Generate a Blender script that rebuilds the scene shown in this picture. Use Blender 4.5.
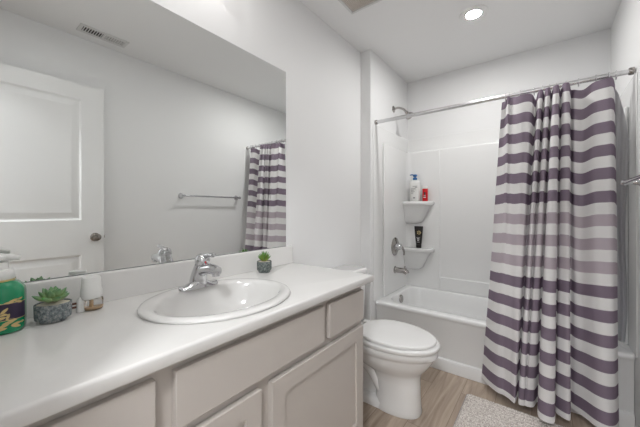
import bpy, bmesh, math, random
from mathutils import Vector, Matrix

for _o in list(bpy.data.objects):
    bpy.data.objects.remove(_o)
random.seed(7)
SC = bpy.context.scene
COL = SC.collection
PI = math.pi

# ------------------------------------------------------------------ camera, world, exposure
cam_d = bpy.data.cameras.new('camera')
cam = bpy.data.objects.new('camera', cam_d)
COL.objects.link(cam)
cam.location = (0.0, 0.0, 1.15)
cam.rotation_euler = (PI / 2, 0.0, 0.6555)
cam_d.sensor_width = 36.0
cam_d.lens = 292.52 / 640 * 36.0
cam_d.shift_y = -3.75 / 640
cam_d.clip_start = 0.02
SC.camera = cam

world = bpy.data.worlds.new('world')
SC.world = world
world.use_nodes = True
world.node_tree.nodes['Background'].inputs[0].default_value = (0.8, 0.85, 0.9, 1)
world.node_tree.nodes['Background'].inputs[1].default_value = 0.3

SC.view_settings.view_transform = 'Standard'
SC.view_settings.look = 'None'
SC.view_settings.gamma = 1.0
SC.view_settings.use_curve_mapping = False
SC.view_settings.exposure = 0.30

CAN_STRENGTH = 415.0        # recessed downlight
VANITY_STRENGTH = 4.0      # frosted shades of the bar light over the mirror
FILL_CAN_STRENGTH = 135.0     # added unseen downlight, fill for the counter side
HALL_FILL_STRENGTH = 120.0  # added unseen hallway lamp, fill through the doorway

# ------------------------------------------------------------------ room measures
XL, XA, XR = -1.1983, -1.1091, 0.3713     # mirror wall, tub end wall, right wall
YF, YB, YT, YK = -0.03, 2.1069, 2.1911, 2.9025
ZC = 2.4382


# ------------------------------------------------------------------ mesh helpers
def box(bm, x0, x1, y0, y1, z0, z1):
    v = [bm.verts.new(p) for p in ((x0, y0, z0), (x1, y0, z0), (x1, y1, z0), (x0, y1, z0),
                                   (x0, y0, z1), (x1, y0, z1), (x1, y1, z1), (x0, y1, z1))]
    for f in ((0, 3, 2, 1), (4, 5, 6, 7), (0, 1, 5, 4), (1, 2, 6, 5), (2, 3, 7, 6), (3, 0, 4, 7)):
        bm.faces.new([v[i] for i in f])


def loft(bm, loops, cap0=True, cap1=True, closed=True):
    rows = [[bm.verts.new(p) for p in lp] for lp in loops]
    n = len(rows[0])
    for a, b in zip(rows[:-1], rows[1:]):
        for i in range(n if closed else n - 1):
            j = (i + 1) % n
            bm.faces.new((a[i], a[j], b[j], b[i]))
    if cap0:
        bm.faces.new(list(reversed(rows[0])))
    if cap1:
        bm.faces.new(rows[-1])
    return rows


def ring(c, r, axis, n=24, r2=None, up=None):
    a = Vector(axis).normalized()
    h = Vector(up) if up else (Vector((0, 0, 1)) if abs(a.z) < 0.9 else Vector((1, 0, 0)))
    u = a.cross(h).normalized()
    w = u.cross(a).normalized()
    r2 = r if r2 is None else r2
    return [Vector(c) + u * (r * math.cos(2 * PI * i / n)) + w * (r2 * math.sin(2 * PI * i / n)) for i in range(n)]


def tube(bm, pts, rad, n=16, cap=True):
    pts = [Vector(p) for p in pts]
    if not isinstance(rad, (list, tuple)):
        rad = [rad] * len(pts)
    loops = []
    t0 = (pts[1] - pts[0]).normalized()
    h = Vector((0, 0, 1)) if abs(t0.z) < 0.9 else Vector((0, 1, 0))
    u = t0.cross(h).normalized()
    for i, p in enumerate(pts):
        if i == 0:
            t = pts[1] - pts[0]
        elif i == len(pts) - 1:
            t = pts[-1] - pts[-2]
        else:
            t = (pts[i + 1] - p).normalized() + (p - pts[i - 1]).normalized()
        t.normalize()
        u = (u - t * u.dot(t)).normalized()
        w = t.cross(u).normalized()
        loops.append([p + u * (rad[i] * math.cos(2 * PI * k / n)) + w * (rad[i] * math.sin(2 * PI * k / n)) for k in range(n)])
    loft(bm, loops, cap, cap)


def lathe(bm, prof, c=(0, 0, 0), n=32, sx=1.0, sy=1.0, cap=True, power=2.0, rot=0.0):
    """prof: (radius, z) list; rings stacked along z; power > 2 squares the outline."""
    loops = []
    for r, z in prof:
        lp = []
        for i in range(n):
            a = 2 * PI * i / n
            ca, sa = math.cos(a), math.sin(a)
            k = (abs(ca) ** power + abs(sa) ** power) ** (-1.0 / power)
            x, y = r * sx * k * ca, r * sy * k * sa
            lp.append((c[0] + x * math.cos(rot) - y * math.sin(rot), c[1] + x * math.sin(rot) + y * math.cos(rot), c[2] + z))
        loops.append(lp)
    loft(bm, loops, cap, cap)


def disc_stack(bm, c, axis, prof, n=32, up=None):
    """prof: (radius, distance along axis)"""
    a = Vector(axis).normalized()
    loft(bm, [ring(Vector(c) + a * d, max(r, 1e-4), a, n, up=up) for r, d in prof])


def bez(p, n=12):
    """Catmull-Rom through points"""
    p = [Vector(q) for q in p]
    q = [p[0] * 2 - p[1]] + p + [p[-1] * 2 - p[-2]]
    out = []
    for i in range(1, len(q) - 2):
        for k in range(n):
            t = k / n
            out.append(0.5 * ((2 * q[i]) + (q[i + 1] - q[i - 1]) * t + (2 * q[i - 1] - 5 * q[i] + 4 * q[i + 1] - q[i + 2]) * t * t
                              + (3 * q[i] - q[i - 1] - 3 * q[i + 1] + q[i + 2]) * t ** 3))
    out.append(p[-1])
    return out


def rrect(x0, x1, y0, y1, r, z, n=8):
    pts = []
    for cx, cy, a0 in ((x1 - r, y1 - r, 0), (x0 + r, y1 - r, PI / 2), (x0 + r, y0 + r, PI), (x1 - r, y0 + r, 1.5 * PI)):
        for k in range(n + 1):
            a = a0 + PI / 2 * k / n
            pts.append((cx + r * math.cos(a), cy + r * math.sin(a), z))
    return pts


def obj(name, bm, mat, parent=None, bevel=0.0, seg=2, smooth=True, angle=38):
    """bm is in world space; the mesh is stored relative to its parent's place"""
    bmesh.ops.recalc_face_normals(bm, faces=bm.faces[:])
    me = bpy.data.meshes.new(name)
    off = Vector((0, 0, 0))
    p = parent
    while p is not None:
        off += p.location
        p = p.parent
    if parent is None:
        lo = Vector((min(v.co.x for v in bm.verts), min(v.co.y for v in bm.verts), min(v.co.z for v in bm.verts)))
        hi = Vector((max(v.co.x for v in bm.verts), max(v.co.y for v in bm.verts), max(v.co.z for v in bm.verts)))
        off = Vector(((lo.x + hi.x) / 2, (lo.y + hi.y) / 2, lo.z))
    bmesh.ops.translate(bm, verts=bm.verts[:], vec=-off)
    bm.to_mesh(me)
    bm.free()
    me.materials.append(mat)
    if smooth:
        me.shade_smooth()
        if angle < 180:
            me.set_sharp_from_angle(angle=math.radians(angle))
    o = bpy.data.objects.new(name, me)
    COL.objects.link(o)
    if parent is None:
        o.location = off
    else:
        o.parent = parent
    if bevel > 0:
        m = o.modifiers.new('bevel', 'BEVEL')
        m.width = bevel
        m.segments = seg
        m.limit_method = 'ANGLE'
        m.angle_limit = math.radians(40)
        m.harden_normals = False
    return o


def thing(name, label, cat, loc, group=None):
    o = bpy.data.objects.new(name, None)
    COL.objects.link(o)
    o.location = loc
    o.empty_display_size = 0.05
    return tag(o, label, cat, group)


def tag(o, label, cat, group=None):
    o['label'] = label
    o['category'] = cat
    if group:
        o['group'] = group
    return o


def struct(name, bm, mat, label, cat, **kw):
    o = obj(name, bm, mat, None, **kw)
    o['kind'] = 'structure'
    return tag(o, label, cat)


def part(name, mat, parent, build, **kw):
    bm = bmesh.new()
    build(bm)
    return obj(name, bm, mat, parent, **kw)


def boxpart(name, mat, parent, *b, bevel=0.003, **kw):
    bm = bmesh.new()
    box(bm, *b)
    return obj(name, bm, mat, parent, bevel=bevel, **kw)


# ------------------------------------------------------------------ materials
def srgb(r, g, b):
    def c(v):
        v /= 255.0
        return v / 12.92 if v <= 0.04045 else ((v + 0.055) / 1.055) ** 2.4
    return (c(r), c(g), c(b), 1.0)


def mat(name, col, rough=0.5, metal=0.0, bump=0.0, bscale=60.0, var=0.0, vscale=4.0, coat=0.0, trans=0.0, spec=0.5, ior=1.45):
    m = bpy.data.materials.new(name)
    m.use_nodes = True
    nt = m.node_tree
    p = nt.nodes['Principled BSDF']
    p.inputs['Base Color'].default_value = col
    p.inputs['Roughness'].default_value = rough
    p.inputs['Metallic'].default_value = metal
    p.inputs['Coat Weight'].default_value = coat
    p.inputs['Transmission Weight'].default_value = trans
    p.inputs['Specular IOR Level'].default_value = spec
    p.inputs['IOR'].default_value = ior
    tc = nt.nodes.new('ShaderNodeTexCoord')
    if bump > 0:
        nz = nt.nodes.new('ShaderNodeTexNoise')
        nz.inputs['Scale'].default_value = bscale
        nz.inputs['Detail'].default_value = 3
        b = nt.nodes.new('ShaderNodeBump')
        b.inputs['Strength'].default_value = bump
        b.inputs['Distance'].default_value = 0.002
        nt.links.new(tc.outputs['Object'], nz.inputs['Vector'])
        nt.links.new(nz.outputs['Fac'], b.inputs['Height'])
        nt.links.new(b.outputs['Normal'], p.inputs['Normal'])
    if var > 0:
        nz = nt.nodes.new('ShaderNodeTexNoise')
        nz.inputs['Scale'].default_value = vscale
        nz.inputs['Detail'].default_value = 4
        mx = nt.nodes.new('ShaderNodeMix')
        mx.data_type = 'RGBA'
        mx.inputs[6].default_value = tuple(max(0, c * (1 - var)) for c in col[:3]) + (1,)
        mx.inputs[7].default_value = tuple(min(1, c * (1 + var)) for c in col[:3]) + (1,)
        nt.links.new(tc.outputs['Object'], nz.inputs['Vector'])
        nt.links.new(nz.outputs['Fac'], mx.inputs[0])
        nt.links.new(mx.outputs[2], p.inputs['Base Color'])
    return m


def emit(name, col, s):
    m = bpy.data.materials.new(name)
    m.use_nodes = True
    p = m.node_tree.nodes['Principled BSDF']
    p.inputs['Base Color'].default_value = (0.8, 0.8, 0.8, 1)
    p.inputs['Emission Color'].default_value = col
    p.inputs['Emission Strength'].default_value = s
    return m


M = {}
M['wall'] = mat('wall_paint', (0.84, 0.84, 0.84, 1), 0.55, bump=0.12, bscale=180, spec=0.3)
M['ceiling'] = mat('ceiling_paint', (0.88, 0.88, 0.88, 1), 0.8, bump=0.2, bscale=120, spec=0.2)
M['trim'] = mat('trim_paint', (0.80, 0.80, 0.795, 1), 0.35)
M['door'] = mat('door_paint', (0.79, 0.79, 0.785, 1), 0.4, bump=0.05, bscale=90)
M['acrylic'] = mat('white_acrylic', (0.84, 0.84, 0.835, 1), 0.22, coat=0.2)
M['porcelain'] = mat('white_porcelain', (0.82, 0.815, 0.805, 1), 0.12, coat=0.4)
M['seat'] = mat('white_seat_plastic', (0.80, 0.795, 0.785, 1), 0.25)
M['counter'] = mat('cultured_marble', (0.72, 0.71, 0.695, 1), 0.25, var=0.035, vscale=7, coat=0.15)
M['sink'] = mat('sink_porcelain', (0.70, 0.69, 0.675, 1), 0.12, coat=0.4)
M['cab'] = mat('taupe_paint', (0.53, 0.49, 0.455, 1), 0.42, bump=0.04, bscale=140)
M['cabin'] = mat('raw_wood', (0.19, 0.12, 0.075, 1), 0.7, var=0.2, vscale=20)
M['chrome'] = mat('chrome', (0.62, 0.62, 0.635, 1), 0.05, 1.0)
M['nickel'] = mat('dark_chrome', (0.42, 0.40, 0.385, 1), 0.12, 1.0)
M['steel'] = mat('rod_steel', (0.72, 0.72, 0.73, 1), 0.22, 1.0)
M['mirror'] = mat('mirror_silver', (0.86, 0.875, 0.865, 1), 0.015, 1.0)
M['mirror_edge'] = mat('mirror_edge', (0.25, 0.27, 0.27, 1), 0.2, 0.6)
M['white_pl'] = mat('white_plastic', (0.80, 0.80, 0.78, 1), 0.3)
M['vent_white'] = mat('vent_enamel', (0.70, 0.70, 0.69, 1), 0.45)
M['can_trim'] = mat('downlight_trim', (0.88, 0.88, 0.87, 1), 0.5)
M['vent_dark'] = mat('vent_inside', (0.06, 0.055, 0.05, 1), 0.9)
M['fan_grille'] = mat('fan_grille', (0.80, 0.74, 0.68, 1), 0.6)
M['bronze'] = mat('dark_nickel', (0.33, 0.30, 0.275, 1), 0.1, 1.0)
M['fan_dark'] = mat('fan_inside', (0.16, 0.11, 0.075, 1), 0.9)
M['blue_pl'] = mat('blue_plastic', srgb(45, 105, 165), 0.3)
M['red_pl'] = mat('red_plastic', srgb(205, 12, 28), 0.28)
M['black_pl'] = mat('black_plastic', srgb(26, 22, 22), 0.3)
M['grey_ink'] = mat('grey_ink', srgb(135, 135, 135), 0.5)
M['dark_ink'] = mat('dark_ink', srgb(60, 50, 48), 0.5)
M['gold'] = mat('gold_foil', srgb(206, 186, 130), 0.35, 0.45, var=0.15, vscale=60)
M['white_ink'] = mat('white_ink', srgb(225, 225, 225), 0.5)
M['navy'] = mat('dark_plum_label', srgb(52, 42, 66), 0.45)
M['green_soap'] = mat('green_soap', srgb(12, 138, 92), 0.12, coat=0.5, var=0.12, vscale=18)
M['clear'] = mat('clear_plastic', (0.97, 0.97, 0.95, 1), 0.05, trans=1.0, ior=1.4)
M['amber'] = mat('amber_oil', srgb(216, 182, 142), 0.15)
M['brass'] = mat('prong_metal', srgb(96, 66, 56), 0.35, 0.8)
M['gravel'] = mat('pale_gravel', srgb(216, 208, 192), 0.9, bump=1.0, bscale=220, var=0.2, vscale=160)
M['rubber'] = mat('seal_rubber', (0.1, 0.1, 0.1, 1), 0.8)
M['can_lens'] = emit('downlight_lens', (1.0, 0.992, 0.975, 1), CAN_STRENGTH)
M['fill_can_lens'] = emit('fill_downlight_lens', (1.0, 0.992, 0.975, 1), FILL_CAN_STRENGTH)
M['shade'] = emit('frosted_shade', (1.0, 0.965, 0.945, 1), VANITY_STRENGTH)
M['hall_fill_dome'] = emit('hall_fill_dome', (0.97, 0.985, 1.0, 1), HALL_FILL_STRENGTH)


def floor_material():
    m = bpy.data.materials.new('vinyl_plank')
    m.use_nodes = True
    nt = m.node_tree
    p = nt.nodes['Principled BSDF']
    p.inputs['Roughness'].default_value = 0.42
    p.inputs['Specular IOR Level'].default_value = 0.35
    geo = nt.nodes.new('ShaderNodeNewGeometry')
    mp = nt.nodes.new('ShaderNodeMapping')
    mp.inputs['Rotation'].default_value = (0, 0, PI / 2)
    mp.inputs['Location'].default_value = (0.35, 0.06, 0)
    nt.links.new(geo.outputs['Position'], mp.inputs['Vector'])
    br = nt.nodes.new('ShaderNodeTexBrick')
    br.offset = 0.37
    br.inputs['Scale'].default_value = 1.0
    br.inputs['Brick Width'].default_value = 1.2
    br.inputs['Row Height'].default_value = 0.178
    br.inputs['Mortar Size'].default_value = 0.0012
    br.inputs['Mortar Smooth'].default_value = 0.2
    br.inputs['Color1'].default_value = (0, 0, 0, 1)
    br.inputs['Color2'].default_value = (1, 1, 1, 1)
    br.inputs['Mortar'].default_value = (0.3, 0.3, 0.3, 1)
    nt.links.new(mp.outputs['Vector'], br.inputs['Vector'])
    # long streaks of grain along y, shifted per plank
    mp2 = nt.nodes.new('ShaderNodeMapping')
    mp2.inputs['Scale'].default_value = (26, 2.0, 1)
    ad = nt.nodes.new('ShaderNodeVectorMath')
    ad.operation = 'MULTIPLY_ADD'
    ad.inputs[1].default_value = (0, 7.0, 3.0)
    nt.links.new(br.outputs['Color'], ad.inputs[0])
    nt.links.new(geo.outputs['Position'], ad.inputs[2])
    nt.links.new(ad.outputs[0], mp2.inputs['Vector'])
    nz = nt.nodes.new('ShaderNodeTexNoise')
    nz.inputs['Scale'].default_value = 1.0
    nz.inputs['Detail'].default_value = 6
    nz.inputs['Roughness'].default_value = 0.62
    nz.inputs['Distortion'].default_value = 0.8
    nt.links.new(mp2.outputs['Vector'], nz.inputs['Vector'])
    cr = nt.nodes.new('ShaderNodeValToRGB')
    e = cr.color_ramp.elements
    e[0].position, e[0].color = 0.28, srgb(146, 129, 114)
    e[1].position, e[1].color = 0.72, srgb(194, 178, 162)
    n = cr.color_ramp.elements.new(0.5)
    n.color = srgb(172, 155, 139)
    nt.links.new(nz.outputs['Fac'], cr.inputs['Fac'])
    mr = nt.nodes.new('ShaderNodeMapRange')
    mr.inputs['To Min'].default_value = 0.88
    mr.inputs['To Max'].default_value = 1.06
    nt.links.new(br.outputs['Color'], mr.inputs['Value'])
    mul = nt.nodes.new('ShaderNodeVectorMath')
    mul.operation = 'SCALE'
    nt.links.new(cr.outputs['Color'], mul.inputs[0])
    nt.links.new(mr.outputs['Result'], mul.inputs['Scale'])
    mx = nt.nodes.new('ShaderNodeMix')
    mx.data_type = 'RGBA'
    mx.inputs[7].default_value = srgb(120, 104, 90)
    nt.links.new(br.outputs['Fac'], mx.inputs[0])
    nt.links.new(mul.outputs[0], mx.inputs[6])
    nt.links.new(mx.outputs[2], p.inputs['Base Color'])
    b = nt.nodes.new('ShaderNodeBump')
    b.inputs['Strength'].default_value = 0.15
    b.inputs['Distance'].default_value = 0.001
    nt.links.new(nz.outputs['Fac'], b.inputs['Height'])
    nt.links.new(b.outputs['Normal'], p.inputs['Normal'])
    return m


def curtain_material(name, period, hem, dark, pale, light, transl):
    m = bpy.data.materials.new(name)
    m.use_nodes = True
    nt = m.node_tree
    nt.nodes.remove(nt.nodes['Principled BSDF'])
    out = [n for n in nt.nodes if n.type == 'OUTPUT_MATERIAL'][0]
    uv = nt.nodes.new('ShaderNodeUVMap')
    uv.uv_map = 'fabric'
    sep = nt.nodes.new('ShaderNodeSeparateXYZ')
    nt.links.new(uv.outputs['UV'], sep.inputs[0])
    a = nt.nodes.new('ShaderNodeMath'); a.operation = 'SUBTRACT'; a.inputs[1].default_value = hem
    d = nt.nodes.new('ShaderNodeMath'); d.operation = 'DIVIDE'; d.inputs[1].default_value = period
    f = nt.nodes.new('ShaderNodeMath'); f.operation = 'FRACT'
    lt = nt.nodes.new('ShaderNodeMath'); lt.operation = 'LESS_THAN'; lt.inputs[1].default_value = 0.5
    gt = nt.nodes.new('ShaderNodeMath'); gt.operation = 'GREATER_THAN'; gt.inputs[1].default_value = hem
    ml = nt.nodes.new('ShaderNodeMath'); ml.operation = 'MULTIPLY'
    nt.links.new(sep.outputs['Y'], a.inputs[0])
    nt.links.new(a.outputs[0], d.inputs[0])
    nt.links.new(d.outputs[0], f.inputs[0])
    nt.links.new(f.outputs[0], lt.inputs[0])
    nt.links.new(sep.outputs['Y'], gt.inputs[0])
    nt.links.new(lt.outputs[0], ml.inputs[0])
    nt.links.new(gt.outputs[0], ml.inputs[1])
    # three paler stripes across the middle of the cloth
    g1 = nt.nodes.new('ShaderNodeMath'); g1.operation = 'COMPARE'; g1.inputs[1].default_value = 7.25; g1.inputs[2].default_value = 1.5
    nt.links.new(d.outputs[0], g1.inputs[0])
    pm = nt.nodes.new('ShaderNodeMix')
    pm.data_type = 'RGBA'
    pm.inputs[6].default_value = dark
    pm.inputs[7].default_value = pale
    nt.links.new(g1.outputs[0], pm.inputs[0])
    mx = nt.nodes.new('ShaderNodeMix')
    mx.data_type = 'RGBA'
    mx.inputs[6].default_value = light
    nt.links.new(pm.outputs[2], mx.inputs[7])
    nt.links.new(ml.outputs[0], mx.inputs[0])
    # fine weave
    wv = nt.nodes.new('ShaderNodeTexNoise')
    wv.inputs['Scale'].default_value = 500
    mp = nt.nodes.new('ShaderNodeMapping')
    mp.inputs['Scale'].default_value = (1, 0.15, 1)
    nt.links.new(uv.outputs['UV'], mp.inputs['Vector'])
    nt.links.new(mp.outputs['Vector'], wv.inputs['Vector'])
    bp = nt.nodes.new('ShaderNodeBump')
    bp.inputs['Strength'].default_value = 0.1
    bp.inputs['Distance'].default_value = 0.001
    nt.links.new(wv.outputs['Fac'], bp.inputs['Height'])
    df = nt.nodes.new('ShaderNodeBsdfDiffuse')
    tr = nt.nodes.new('ShaderNodeBsdfTranslucent')
    gl = nt.nodes.new('ShaderNodeBsdfGlossy')
    gl.inputs['Roughness'].default_value = 0.45
    gl.inputs['Color'].default_value = (0.8, 0.8, 0.8, 1)
    for n in (df, tr):
        nt.links.new(mx.outputs[2], n.inputs['Color'])
        nt.links.new(bp.outputs['Normal'], n.inputs['Normal'])
    s1 = nt.nodes.new('ShaderNodeMixShader'); s1.inputs[0].default_value = transl
    nt.links.new(df.outputs[0], s1.inputs[1]); nt.links.new(tr.outputs[0], s1.inputs[2])
    s2 = nt.nodes.new('ShaderNodeMixShader'); s2.inputs[0].default_value = 0.04
    nt.links.new(s1.outputs[0], s2.inputs[1]); nt.links.new(gl.outputs[0], s2.inputs[2])
    nt.links.new(s2.outputs[0], out.inputs['Surface'])
    return m


def stone_material(name, c0, c1, c2, scale):
    m = mat(name, c0, 0.75, bump=0.8, bscale=scale)
    nt = m.node_tree
    p = nt.nodes['Principled BSDF']
    tc = nt.nodes.new('ShaderNodeTexCoord')
    nz = nt.nodes.new('ShaderNodeTexNoise')
    nz.inputs['Scale'].default_value = scale
    nz.inputs['Detail'].default_value = 5
    nz.inputs['Roughness'].default_value = 0.75
    cr = nt.nodes.new('ShaderNodeValToRGB')
    e = cr.color_ramp.elements
    e[0].position, e[0].color = 0.36, c0
    e[1].position, e[1].color = 0.66, c2
    k = cr.color_ramp.elements.new(0.5)
    k.color = c1
    nt.links.new(tc.outputs['Object'], nz.inputs['Vector'])
    nt.links.new(nz.outputs['Fac'], cr.inputs['Fac'])
    nt.links.new(cr.outputs['Color'], p.inputs['Base Color'])
    return m


def leaf_material(name, base, tip):
    m = mat(name, base, 0.45)
    nt = m.node_tree
    p = nt.nodes['Principled BSDF']
    p.inputs['Subsurface Weight'].default_value = 0.1
    p.inputs['Subsurface Radius'].default_value = (0.004, 0.006, 0.002)
    uv = nt.nodes.new('ShaderNodeUVMap')
    uv.uv_map = 'leaf'
    sep = nt.nodes.new('ShaderNodeSeparateXYZ')
    nt.links.new(uv.outputs['UV'], sep.inputs[0])
    mx = nt.nodes.new('ShaderNodeMix')
    mx.data_type = 'RGBA'
    mx.inputs[6].default_value = base
    mx.inputs[7].default_value = tip
    nt.links.new(sep.outputs['X'], mx.inputs[0])
    nt.links.new(mx.outputs[2], p.inputs['Base Color'])
    return m


M['floor'] = floor_material()
M['curtain'] = curtain_material('striped_fabric', 0.1229, 0.03, (0.235, 0.182, 0.240, 1), (0.52, 0.45, 0.50, 1), (0.88, 0.87, 0.865, 1), 0.20)
M['liner'] = mat('grey_liner', (0.52, 0.52, 0.535, 1), 0.4)
M['pot_big'] = stone_material('blue_grey_stone', srgb(72, 76, 80), srgb(120, 130, 134), srgb(182, 180, 174), 110)
M['pot_small'] = stone_material('dark_speckled_stone', srgb(60, 66, 66), srgb(96, 104, 102), srgb(150, 156, 152), 120)
M['leaf_big'] = leaf_material('green_leaf', srgb(176, 188, 132), srgb(92, 142, 98))
M['leaf_small'] = leaf_material('bright_leaf', srgb(165, 170, 80), srgb(56, 125, 48))


def mat_material():
    m = mat('bath_mat_pile', (0.52, 0.465, 0.435, 1), 0.95, spec=0.1)
    nt = m.node_tree
    p = nt.nodes['Principled BSDF']
    tc = nt.nodes.new('ShaderNodeTexCoord')
    nz = nt.nodes.new('ShaderNodeTexNoise')
    nz.inputs['Scale'].default_value = 170
    nz.inputs['Detail'].default_value = 2
    cr = nt.nodes.new('ShaderNodeValToRGB')
    e = cr.color_ramp.elements
    e[0].position, e[0].color = 0.32, (0.38, 0.325, 0.30, 1)
    e[1].position, e[1].color = 0.62, (0.80, 0.755, 0.71, 1)
    nt.links.new(tc.outputs['Object'], nz.inputs['Vector'])
    nt.links.new(nz.outputs['Fac'], cr.inputs['Fac'])
    nt.links.new(cr.outputs['Color'], p.inputs['Base Color'])
    b = nt.nodes.new('ShaderNodeBump')
    b.inputs['Strength'].default_value = 0.9
    b.inputs['Distance'].default_value = 0.004
    nt.links.new(nz.outputs['Fac'], b.inputs['Height'])
    nt.links.new(b.outputs['Normal'], p.inputs['Normal'])
    return m


M['bathmat'] = mat_material()

# ------------------------------------------------------------------ room shell
HY = -1.45                                   # far side of the hallway behind the camera
bm = bmesh.new(); box(bm, -1.6, 1.2, HY - 0.1, YK + 0.1, -0.08, 0.0)
struct('floor', bm, M['floor'], 'grey-brown wood-look vinyl plank floor', 'floor', smooth=False)
bm = bmesh.new(); box(bm, -1.6, 1.2, HY - 0.1, YK + 0.1, ZC, ZC + 0.1)
struct('ceiling', bm, M['ceiling'], 'flat white painted ceiling with one downlight', 'ceiling', smooth=False)
bm = bmesh.new()
lp = [(XL - 0.3, YF), (XL, YF), (XL, YB), (XA, YB), (XA, YK), (XL - 0.3, YK)]
loft(bm, [[(x, y, 0) for x, y in lp], [(x, y, ZC) for x, y in lp]])
struct('wall_left', bm, M['wall'], 'white wall behind the mirror stepping out beside the tub', 'wall', smooth=False)
bm = bmesh.new(); box(bm, XR, XR + 0.1, YF, YK, 0, ZC)
struct('wall_right', bm, M['wall'], 'plain white wall holding the towel bar', 'wall', smooth=False)
bm = bmesh.new(); box(bm, XL - 0.3, XR + 0.1, YK, YK + 0.1, 0, ZC)
struct('wall_back', bm, M['wall'], 'white wall above the tub surround at the far end', 'wall', smooth=False)
# entry wall with the door opening the photographer stands in
OX0, OX1, OZ = -0.50, 0.300, 2.075
bm = bmesh.new()
box(bm, XL - 0.3, OX0, YF - 0.115, YF, 0, ZC)
box(bm, OX1, XR + 0.1, YF - 0.115, YF, 0, ZC)
box(bm, OX0, OX1, YF - 0.115, YF, OZ, ZC)
struct('wall_front', bm, M['wall'], 'white entry wall with an open doorway', 'wall', smooth=False)
bm = bmesh.new()
for x0, x1 in ((OX0 - 0.057, OX0), (OX1, OX1 + 0.057)):
    box(bm, x0, x1, YF, YF + 0.014, 0, OZ + 0.057)
box(bm, OX0, OX1, YF, YF + 0.014, OZ, OZ + 0.057)
struct('trim_1', bm, M['trim'], 'white casing around the entry doorway', 'door casing', bevel=0.003)
bm = bmesh.new()
box(bm, -1.6, -1.5, HY, YF - 0.115, 0, ZC)
box(bm, 1.1, 1.2, HY, YF - 0.115, 0, ZC)
box(bm, -1.6, 1.2, HY - 0.1, HY, 0, ZC)
struct('wall_hall', bm, M['wall'], 'white hallway walls outside the doorway', 'wall', smooth=False)
bm = bmesh.new(); box(bm, XR - 0.012, XR, YF + 0.02, 2.10, 0, 0.085)
struct('baseboard_right', bm, M['trim'], 'white baseboard along the towel bar wall', 'baseboard', bevel=0.003)
bm = bmesh.new(); box(bm, XL, XL + 0.012, 1.26, YB, 0, 0.085); box(bm, XL + 0.012, XA, YB - 0.012, YB, 0, 0.085)
struct('baseboard_left', bm, M['trim'], 'white baseboard behind the toilet', 'baseboard', bevel=0.003)

# ------------------------------------------------------------------ open door against the right wall
DX0, DX1, DY0, DY1, DZ0, DZ1 = 0.280, 0.315, -0.012, 0.764, 0.010, 2.060
d = thing('door_1', 'white two-panel door standing open along the right wall', 'door', (DX1, DY0, DZ0))
d['kind'] = 'structure'


def door_face(bm, x, out):
    """one face of the leaf with two moulded panels; out = -1 towards the room"""
    ys = [DY0, DY0 + 0.125, DY1 - 0.137, DY1]
    zs = [DZ0, 0.215, 0.823, 1.075, 1.949, DZ1]
    for i in range(3):
        for j in range(5):
            if i == 1 and j in (1, 3):
                y0, y1, z0, z1 = ys[1], ys[2], zs[j], zs[j + 1]
                loops = []
                for ins, dep in ((0, 0), (0.012, 0.009), (0.022, 0.009), (0.055, 0.003)):
                    loops.append([(x - out * dep, y0 + ins, z0 + ins), (x - out * dep, y1 - ins, z0 + ins),
                                  (x - out * dep, y1 - ins, z1 - ins), (x - out * dep, y0 + ins, z1 - ins)])
                loft(bm, loops, False, True)
            else:
                bm.faces.new([bm.verts.new(p) for p in ((x, ys[i], zs[j]), (x, ys[i + 1], zs[j]), (x, ys[i + 1], zs[j + 1]), (x, ys[i], zs[j + 1]))])


bm = bmesh.new()
door_face(bm, DX0, -1)
door_face(bm, DX1, 1)
for a, b in (((DY0, DZ0), (DY1, DZ0)), ((DY1, DZ0), (DY1, DZ1)), ((DY1, DZ1), (DY0, DZ1)), ((DY0, DZ1), (DY0, DZ0))):
    bm.faces.new([bm.verts.new(p) for p in ((DX0, a[0], a[1]), (DX0, b[0], b[1]), (DX1, b[0], b[1]), (DX1, a[0], a[1]))])
bmesh.ops.remove_doubles(bm, verts=bm.verts[:], dist=1e-5)
obj('door_leaf', bm, M['door'], d, smooth=False)
KY, KZ = DY1 - 0.055, 0.947
bm = bmesh.new()
disc_stack(bm, (DX0, KY, KZ), (-1, 0, 0), [(0.031, 0), (0.031, 0.004), (0.026, 0.009), (0.012, 0.011), (0.011, 0.024), (0.016, 0.028), (0.0255, 0.036), (0.0275, 0.046), (0.024, 0.056), (0.012, 0.061)])
obj('door_knob', bm, M['bronze'], d)
bm = bmesh.new()
disc_stack(bm, (DX1, KY, KZ), (1, 0, 0), [(0.031, 0), (0.031, 0.004), (0.012, 0.009), (0.011, 0.018), (0.024, 0.028), (0.026, 0.038), (0.012, 0.046)])
obj('door_knob', bm, M['bronze'], d)
boxpart('latch_bolt', M['nickel'], d, DX0 + 0.010, DX0 + 0.026, DY1, DY1 + 0.011, KZ - 0.010, KZ + 0.010, bevel=0.002)
for hz in (0.22, 1.03, 1.86):
    bm = bmesh.new(); tube(bm, [(DX1 + 0.006, DY0 - 0.004, hz - 0.045), (DX1 + 0.006, DY0 - 0.004, hz + 0.045)], 0.006, 10)
    obj('hinge', bm, M['nickel'], d)

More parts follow.
